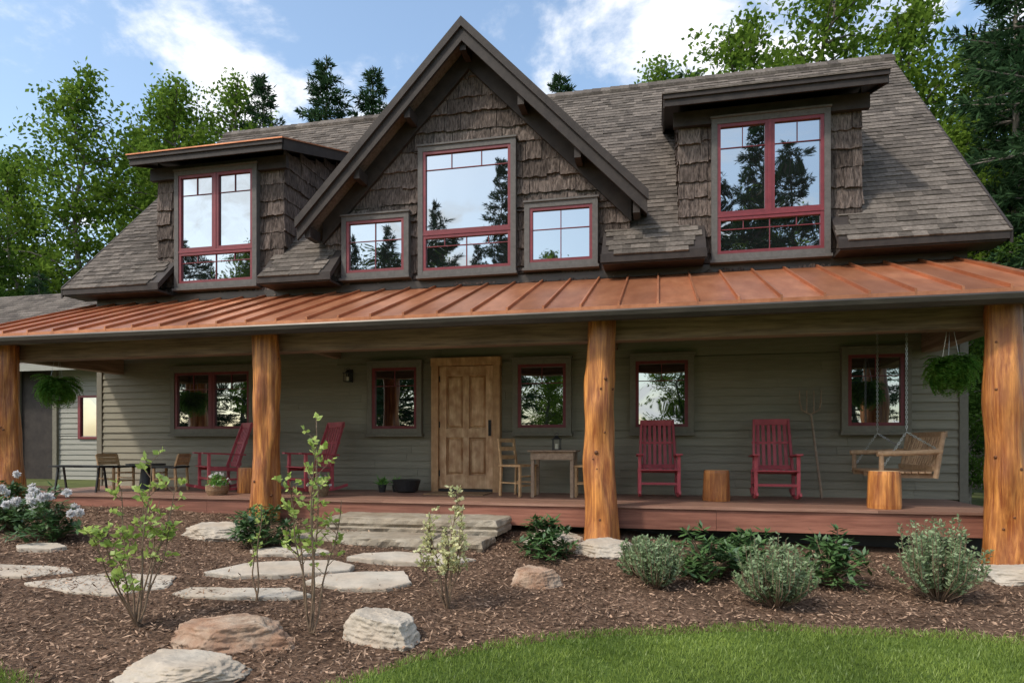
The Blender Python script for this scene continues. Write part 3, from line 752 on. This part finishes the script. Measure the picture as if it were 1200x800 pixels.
def chain(p0,p1):
    p0=Vector(p0);p1=Vector(p1);d=(p1-p0);n=int(d.length/.03);d.normalize()
    e1=d.cross(Vector((.3,.8,.1))).normalized();e2=d.cross(e1)
    for k in range(n):
        a=p0+d*(.03*k);c=a+d*.036;e=(e1 if k%2 else e2)*.009
        b.beam(a+e,c+e,.008,.008,'steel'); b.beam(a-e,c-e,.008,.008,'steel')
for y,yt in ((ya,8.98),(yb3,10.1)):
    top=(sx+.02,yt,1.58); mid_=(sx+.02,yt,.15); chain(top,mid_); chain(mid_,(sx-.3,y,sz+.0)); chain(mid_,(sx+.4,y,sz+.26))
b.obj("porch_swing")

# ------------------------------------------------------------------ plants
def nr(seed): return np.random.default_rng(seed)
def rand_dir(r,n,up=0.):
    d=r.normal(0,1,(n,3)); d[:,2]+=up; return d/np.linalg.norm(d,axis=1,keepdims=True)
def rhodo(cx,cy_,rx,h,seed,flowers=0):
    r=nr(seed); b=MB(); z0=g(cx,cy_); T=75
    d=rand_dir(r,T,.4); d[:,2]=np.abs(d[:,2]); rad=r.uniform(.4,1.15,T)
    C=np.stack([cx+d[:,0]*rx*rad,cy_+d[:,1]*rx*rad,z0+.05+d[:,2]*h*rad*.92],1)
    for c in C[:30]: b.tube([(cx,cy_,z0),tuple((np.array([cx,cy_,z0])+c)/2+[0,0,.03]),tuple(c)],[.012,.008,.005],5,'twig')
    K=11; n=T*K; P=np.repeat(C,K,0)+r.normal(0,.012,(n,3)); az=r.uniform(0,2*math.pi,n)
    D=np.stack([np.cos(az),np.sin(az),r.normal(.1,.4,n)],1); Nn=np.stack([r.normal(0,.2,n),r.normal(0,.2,n),np.ones(n)],1)
    V,F=leaves(P,D,Nn,r.uniform(.09,.14,n),r.uniform(.03,.045,n)); b.addnp(V,F,'rhodo')
    for q in range(flowers):
        aa=r.uniform(math.pi,2*math.pi) if q%3 else r.uniform(0,math.pi); zz=r.uniform(.35,.98); rr=math.sqrt(1-zz*zz)
        c=np.array([cx+math.cos(aa)*rr*rx*1.05,cy_+math.sin(aa)*rr*rx*1.05,z0+.12+zz*h*1.0]); n=60
        D=rand_dir(r,n,.2); V,F=leaves(np.tile(c,(n,1)),D,rand_dir(r,n),r.uniform(.045,.068,n),r.uniform(.035,.05,n)); b.addnp(V,F,'petal')
    b.obj("rhododendron_bush")
rhodo(-6.88,6.25,.36,.52,1,12); rhodo(-7.75,6.5,.3,.45,2,7); rhodo(-4.47,6.7,.31,.42,3); rhodo(-1.26,7.15,.3,.38,4); rhodo(.47,6.85,.38,.46,5); rhodo(1.6,6.85,.32,.48,6,1); rhodo(.9,7.2,.3,.4,7); rhodo(-8.6,7.2,.35,.5,8,5)
def silver(cx,cy_,rx,h,seed):
    r=nr(seed); b=MB(); z0=g(cx,cy_); P=[];D=[]
    for s_ in range(95):
        a=r.uniform(0,2*math.pi); q=rx*math.sqrt(r.random())*r.uniform(.8,1.15); hh=h*r.uniform(.5,1.08)*(1-.25*(q/rx)**2)
        p0=np.array([cx+.15*q*math.cos(a),cy_+.15*q*math.sin(a),z0]); p2=np.array([cx+q*math.cos(a),cy_+q*math.sin(a),z0+hh]); p1=(p0+p2)/2+np.array([.3*q*math.cos(a),.3*q*math.sin(a),0])
        b.tube([tuple(p0),tuple(p1),tuple(p2)],[.005,.004,.002],4,'twig',cap=False)
        for t in r.uniform(.2,1,50):
            p=(1-t)**2*p0+2*t*(1-t)*p1+t*t*p2; P.append(p); dd=r.normal(0,1,3); dd[2]=abs(dd[2])*.6+.2; D.append(dd)
    n=len(P); V,F=leaves(np.array(P),np.array(D),rand_dir(r,n),r.uniform(.03,.05,n),r.uniform(.015,.024,n)); b.addnp(V,F,'silver')
    b.obj("silver_leaf_shrub")
silver(-.04,6.25,.25,.5,11); silver(.97,5.97,.34,.6,12); silver(2.45,6.62,.40,.74,13); silver(-.2,6.6,.2,.4,14)
def sapling(cx,cy_,rx,h,seed,lm,ls=.06,stems=7,nl=16,cluster=5,name="young_shrub"):
    r=nr(seed); b=MB(); z0=g(cx,cy_); P=[];D=[]
    for s_ in range(stems):
        a=2*math.pi*s_/stems+r.normal(0,.4); q=rx*(.35+.75*r.random()); hh=h*(1 if s_==0 else r.uniform(.45,.92))
        if s_==0:q=rx*.3
        pts=[];K=8
        for k in range(K+1):
            t=k/K; pts.append((cx+q*math.cos(a)*t**.9+.015*math.sin(t*9+s_),cy_+q*math.sin(a)*t**.9,z0+hh*t))
        b.tube(pts,[.009*(1-.7*k/K) for k in range(K+1)],5,'twig',cap=False)
        for k in range(nl):
            t=r.uniform(.3,1)**.7; i=min(int(t*K),K-1); f=t*K-i
            p=np.array(pts[i])*(1-f)+np.array(pts[i+1])*f
            da=r.uniform(0,2*math.pi); L_=r.uniform(.03,.12)*h; e=p+np.array([math.cos(da)*L_*.7,math.sin(da)*L_*.7,L_*.7])
            b.tube([tuple(p),tuple(e)],[.0035,.0018],4,'twig',cap=False)
            for c in range(cluster):
                tt=r.uniform(.6,1.05); P.append(p+(e-p)*tt); dd=r.normal(0,1,3); dd[2]=dd[2]*.5+.4; D.append(dd)
    n=len(P); V,F=leaves(np.array(P),np.array(D),rand_dir(r,n,.6),r.uniform(.6,1.2,n)*ls,r.uniform(.5,.75,n)*ls); b.addnp(V,F,lm)
    b.obj(name)
sapling(-3.76,4.12,.34,1.22,21,'young',.066,9,10,5); sapling(-2.47,4.34,.2,1.5,22,'young',.054,6,12,5); sapling(-1.71,5.15,.25,.98,23,'cream',.042,10,18,6); sapling(-3.3,4.9,.12,.8,24,'young',.045,2,7,4)
def fernball(c,r_,seed,top):
    r=nr(seed); b=MB(); P=[];D=[];NN=[]
    for s_ in range(230):
        a=r.uniform(0,2*math.pi); el=r.uniform(-.5,1.4); L_=r_*r.uniform(.7,1.1)
        hd=np.array([math.cos(a),math.sin(a),0]); K=16
        pr=np.array(c,float); ang=el
        for k in range(K):
            stp=L_*1.25/K; dirv=hd*math.cos(ang)+np.array([0,0,math.sin(ang)]); nx_=pr+dirv*stp
            w=.06*(1-(k/K)**2)+.014; sd=np.array([-math.sin(a),math.cos(a),0])
            for q in (-1,1): P.append(pr); D.append(sd*q+dirv*.35+np.array([0,0,-.15])); NN.append(w)
            pr=nx_; ang-=2.2/K*1.0
    n=len(P); V,F=leaves(np.array(P),np.array(D),np.array([[0,0,1.]]*n)+r.normal(0,.25,(n,3)),np.array(NN)*1.25,np.array([.026]*n)); b.addnp(V,F,'fern')
    b.tube([(c[0],c[1],c[2]-.14),(c[0],c[1],c[2]+.0)],[.09,.13],16,'black')
    for a in (0,2.1,4.2): b.tube([(c[0]+.12*math.cos(a),c[1]+.12*math.sin(a),c[2]),(c[0],c[1],top)],[.003,.003],4,'steel')
    b.obj("hanging_fern")
fernball((-9.5,8.75,.93),.36,31,1.575); fernball((3.36,8.75,.90),.33,32,1.575)
def basket(x,y,z,r_,h,seed,fl):
    r=nr(seed); b=MB(); b.tube([(x,y,z),(x,y,z+h*.5),(x,y,z+h),(x,y,z+h)],[r_*.8,r_*.98,r_,r_*.85],20,'wicker')
    n=220; d=rand_dir(r,n,.6); d[:,2]=np.abs(d[:,2]); P=np.array([x,y,z+h])+d*r_*1.05*r.uniform(.3,1,(n,1)); V,F=leaves(P,rand_dir(r,n,.5),rand_dir(r,n,.5),r.uniform(.035,.06,n),r.uniform(.02,.03,n)); b.addnp(V,F,'fern')
    for q in range(16):
        dd=rand_dir(r,1,.8)[0]; c=np.array([x,y,z+h])+np.array([dd[0],dd[1],abs(dd[2])])*r_*1.12; m_=8
        V,F=leaves(np.tile(c,(m_,1)),rand_dir(r,m_,.3),rand_dir(r,m_),[.03]*m_,[.025]*m_); b.addnp(V,F,fl if q%3 else 'petal')
    b.obj("flower_basket")
basket(-6.63,8.85,DZ,.17,.14,41,'petal'); basket(-5.0,9.0,DZ,.15,.15,42,'pink')
b=MB(); b.tube([(-3.98,9.95,DZ),(-3.98,9.95,DZ+.03),(-3.98,9.95,DZ+.2),(-3.98,9.95,DZ+.21)],[.13,.18,.23,.2],20,'black'); b.obj("black_planter_bowl")
def potplant(x,y,seed):
    r=nr(seed); b=MB(); b.tube([(x,y,DZ),(x,y,DZ+.12)],[.05,.07],14,'black'); n=50
    V,F=leaves(np.tile([x,y,DZ+.12],(n,1))+r.normal(0,.02,(n,3)),rand_dir(r,n,1.3),rand_dir(r,n),r.uniform(.08,.18,n),r.uniform(.015,.03,n)); b.addnp(V,F,'fern'); b.obj("potted_plant")
potplant(-4.4,9.95,51); potplant(-4.2,10.05,52)

# ------------------------------------------------------------------ trees
def decid(name,Ht,R,nl,seed,lm,base=.25,ls=.2,top=.6):
    r=nr(seed); b=MB(); tr=[(r.normal(0,.12)*t*3,r.normal(0,.12)*t*3,Ht*t) for t in np.linspace(0,1,10)]
    tr[0]=(0,0,0)
    b.tube(tr,[.16*Ht/14*(1-.93*t)+.01 for t in np.linspace(0,1,10)],8,'trunk')
    C=[];W=[]
    nb=58
    for k in range(nb):
        t=base+(1-base)*(k+.5)/nb; u=(t-base)/(1-base)
        pr=math.sin(math.pi*min(1,(u*.8+.2)))**.7 if u<top else ((1-u)/(1-top))**.65
        pr=max(pr,.12); L_=R*pr*r.uniform(.5,1.15)
        i=min(int(t*9),8); f=t*9-i; p0=np.array(tr[i])*(1-f)+np.array(tr[i+1])*f
        a=k*2.4+r.normal(0,.5); el=r.uniform(.15,.8)
        d=np.array([math.cos(a)*math.cos(el),math.sin(a)*math.cos(el),math.sin(el)])
        p1=p0+d*L_*.5+[0,0,.05*L_]; p2=p0+d*L_+[0,0,-.05*L_]
        b.tube([tuple(p0),tuple(p1),tuple(p2)],[.045,.03,.01],5,'trunk',cap=False)
        for c in range(int(3+L_*3.2)):
            s_=r.uniform(.3,1.05); off=r.normal(0,.22*L_*s_+.1,3)*[1,1,.6]; C.append(p0+(p2-p0)*s_+off); W.append(r.uniform(.5,1.5))
    C=np.array(C); W=np.array(W); W/=W.sum(); idx=r.choice(len(C),nl,p=W)
    P=C[idx]+r.normal(0,1,(nl,3))*[.27,.27,.18]
    V,F=leaves(P,rand_dir(r,nl,-.2),rand_dir(r,nl,.8),r.uniform(.7,1.3,nl)*ls,r.uniform(.5,.8,nl)*ls); b.addnp(V,F,lm)
    return b.mesh(name)
def pine(name,Ht,R,seed,base=.12,dens=1.):
    r=nr(seed); b=MB(); b.tube([(0,0,0),(.05,0,Ht*.5),(0,.05,Ht)],[.2,.12,.015],8,'trunk'); P=[];D=[]
    z=base*Ht
    while z<Ht*.985:
        u=(z/Ht-base)/(1-base); Lm=R*(1-u)**.75*min(1,.6+u*2)+.15
        for k in range(r.integers(4,7)):
            a=r.uniform(0,6.283); L_=Lm*r.uniform(.55,1.1); up=.35*u-.12+r.normal(0,.08); d=np.array([math.cos(a),math.sin(a),up]); p0=np.array([0,0,z])
            p2=p0+d*L_+[0,0,.08*L_]
            b.tube([tuple(p0),tuple(p2)],[.03,.008],4,'trunk',cap=False)
            m_=int((8+L_*26)*dens)
            s_=r.uniform(.18,1.0,m_); sd=np.array([-math.sin(a),math.cos(a),0]); w=r.uniform(-1,1,m_)*.34*L_*(1.1-s_)
            Q=p0+np.outer(s_,p2-p0)+np.outer(w,sd)+r.normal(0,.05,(m_,3))
            P.append(Q); D.append(d*.8+np.outer(np.sign(w)*.6,sd)+r.normal(0,.35,(m_,3)))
        z+=r.uniform(.25,.5)
    P=np.concatenate(P);D=np.concatenate(D); n=len(P)
    K=3; P=np.repeat(P,K,0); D=np.repeat(D,K,0)+r.normal(0,.45,(n*K,3)); n*=K
    V,F=leaves(P,D,rand_dir(r,n,.5),r.uniform(.18,.34,n),r.uniform(.04,.065,n)); b.addnp(V,F,'needle'); return b.mesh(name)
TM=[decid("broadleaf_a",17,2.9,13000,101,'leafA',.2,.2),decid("broadleaf_b",17,3.4,14000,102,'leafA',.15,.21,.5),decid("broadleaf_c",17,3.5,13000,103,'leafB',.08,.22),decid("broadleaf_d",17,2.4,10000,104,'leafA',.3,.18)]
PM=[pine("pine_a",17,3.0,111),pine("pine_b",17,3.6,112,.08)]
def put(me,name,x,y,h,rot=None,parent=None,wid=1.):
    o=bpy.data.objects.new(name,me); COL.objects.link(o); o.location=(x,y,g(x,y)-.1); s_=h/17; o.scale=(s_*wid,s_*wid,s_); o.rotation_euler[2]=random.uniform(0,6.28) if rot is None else rot
    if parent: o.parent=parent
    return o
D_='deciduous_tree'
for t,x,y,h in ((1,-27.0,26,18.5),(0,-23.2,28,18.5),(0,-26,31,20),(2,-33.5,28,16),(3,-21.3,30,19.5),(1,-31,26,15),(2,-29,23,11),(2,-34,24,12),(2,-23.5,24,9),(0,-30,33,18.5),
  (1,3.0,27,18.0),(0,6.2,28,20.5),(1,8.6,26,17.5),(3,-.2,33,20.0),(0,10.4,25,15),(2,10.5,20,9),(1,13,22,10),(1,8.5,22,11),(2,12.5,27,15),
  (2,6.9,17,5.5),(2,8.6,18.5,6.5),(1,10.5,17,7),(2,-25,20,7),(1,-30,19,8)):
    put(TM[t],D_,x,y,h)
for t,x,y,h in ((0,-19.8,30,19.9),(1,-16.2,30,20.2),(0,-14.2,31,20.0),(0,11.8,20,21),(0,-4.9,33,19.9),(1,1.2,31,18.6),(1,-24.8,22,8),(0,13.5,17,15)):
    put(PM[t],"pine_tree",x,y,h)
put(PM[1],"pine_tree",9.3,18.2,20.5,wid=.8); put(PM[0],"pine_tree",9.9,21.5,17,wid=.9)
FB=empty("distant_forest")
for k in range(22):
    x=-62+k*5.8+random.uniform(-1.5,1.5); y=random.uniform(42,52)
    put(random.choice(TM+PM[:1]),"forest_tree",x,y,random.uniform(12,15.5),parent=FB,wid=1.15)
for k in range(18):
    x=-90+k*8.6+random.uniform(-2,2); put(random.choice(TM[:3]+PM),"forest_tree",x,random.uniform(-70,-60),random.uniform(8,12),parent=FB,wid=1.8)
for t,x,y,h in ((0,7.3,-30,27),(1,10.3,-31,25),(0,4.6,-33,24),(0,-12.3,-30,24.5),(1,-17.8,-31,22),(0,-14.8,-31,18.5),(0,-21.3,-30,20),(1,-25,-31,19.5),(1,-41.5,-32,20.5),(0,-36,-33,21),(1,14,-30,20),(0,-39,-31,18.5)):
    put(PM[t],"pine_tree",x,y,h)
for t,x,y,h in ((1,-8.5,-34,17.5),(0,-33.5,-30,19.5),(1,1.5,-32,15),(2,-23,-33,19),(1,8.5,-36,24),(0,-19.5,-34,19)): put(TM[t],D_,x,y,h)

# ------------------------------------------------------------------ light, sky, camera
SUN_EL,SUN_AZ=math.radians(50),math.radians(-138)
sd=Vector((math.sin(SUN_AZ)*math.cos(SUN_EL),math.cos(SUN_AZ)*math.cos(SUN_EL),math.sin(SUN_EL)))
sl=bpy.data.lights.new("sun",'SUN'); sl.energy=2.5; sl.angle=math.radians(4.0); sl.color=(1,.94,.84)
so=bpy.data.objects.new("sun",sl); COL.objects.link(so); so.rotation_euler=sd.to_track_quat('Z','Y').to_euler(); so.location=(-20,-10,30)
w=bpy.data.worlds.new("World"); SC.world=w; w.use_nodes=True; nt=w.node_tree; nt.nodes.clear(); L=nt.links.new
sky=N(nt,"ShaderNodeTexSky",sky_type='NISHITA'); sky.sun_disc=False; sky.sun_elevation=SUN_EL; sky.sun_rotation=SUN_AZ; sky.air_density=1.0; sky.dust_density=1.8; sky.ozone_density=1.0
tc=N(nt,"ShaderNodeTexCoord"); sp=N(nt,"ShaderNodeSeparateXYZ"); L(tc.outputs['Generated'],sp.inputs[0])
mz=N(nt,"ShaderNodeMath",operation='ADD'); L(sp.outputs[2],mz.inputs[0]); mz.inputs[1].default_value=.25
mzm=N(nt,"ShaderNodeMath",operation='MAXIMUM'); L(mz.outputs[0],mzm.inputs[0]); mzm.inputs[1].default_value=.05
dv=N(nt,"ShaderNodeVectorMath",operation='DIVIDE'); cb=N(nt,"ShaderNodeCombineXYZ")
for i in range(3): L(mzm.outputs[0],cb.inputs[i])
L(tc.outputs['Generated'],dv.inputs[0]); L(cb.outputs[0],dv.inputs[1])
cn=N(nt,"ShaderNodeTexNoise"); cn.inputs['Scale'].default_value=2.6; cn.inputs['Detail'].default_value=11; cn.inputs['Roughness'].default_value=.6; cn.inputs['Distortion'].default_value=.2
of=N(nt,"ShaderNodeVectorMath",operation='ADD'); of.inputs[1].default_value=(3.3,1.7,0.4); L(dv.outputs[0],of.inputs[0]); L(of.outputs[0],cn.inputs['Vector'])
cr=N(nt,"ShaderNodeMapRange",interpolation_type='SMOOTHSTEP'); cr.inputs[1].default_value=.49; cr.inputs[2].default_value=.66; L(cn.outputs['Fac'],cr.inputs[0])
sm=N(nt,"ShaderNodeVectorMath",operation='MULTIPLY'); L(sky.outputs[0],sm.inputs[0]); sm.inputs[1].default_value=(2.15,2.15,2.0)
mx_=N(nt,"ShaderNodeMix",data_type='RGBA'); L(cr.outputs[0],mx_.inputs[0]); L(sm.outputs[0],mx_.inputs[6]); mx_.inputs[7].default_value=(9.3,9.35,9.5,1)
bg=N(nt,"ShaderNodeBackground"); bg.inputs[1].default_value=.14; L(mx_.outputs[2],bg.inputs[0]); wo=N(nt,"ShaderNodeOutputWorld"); L(bg.outputs[0],wo.inputs[0])
cam=bpy.data.cameras.new("camera"); cam.sensor_width=36; cam.lens=23.1; cam.shift_y=.1; cam.clip_end=2000; cam.clip_start=.05
co=bpy.data.objects.new("camera",cam); COL.objects.link(co); co.location=(0,0,0); co.rotation_euler=(math.pi/2,0,math.atan(.225)); SC.camera=co
SC.view_settings.view_transform='Standard'; SC.view_settings.look='None'; SC.view_settings.exposure=0
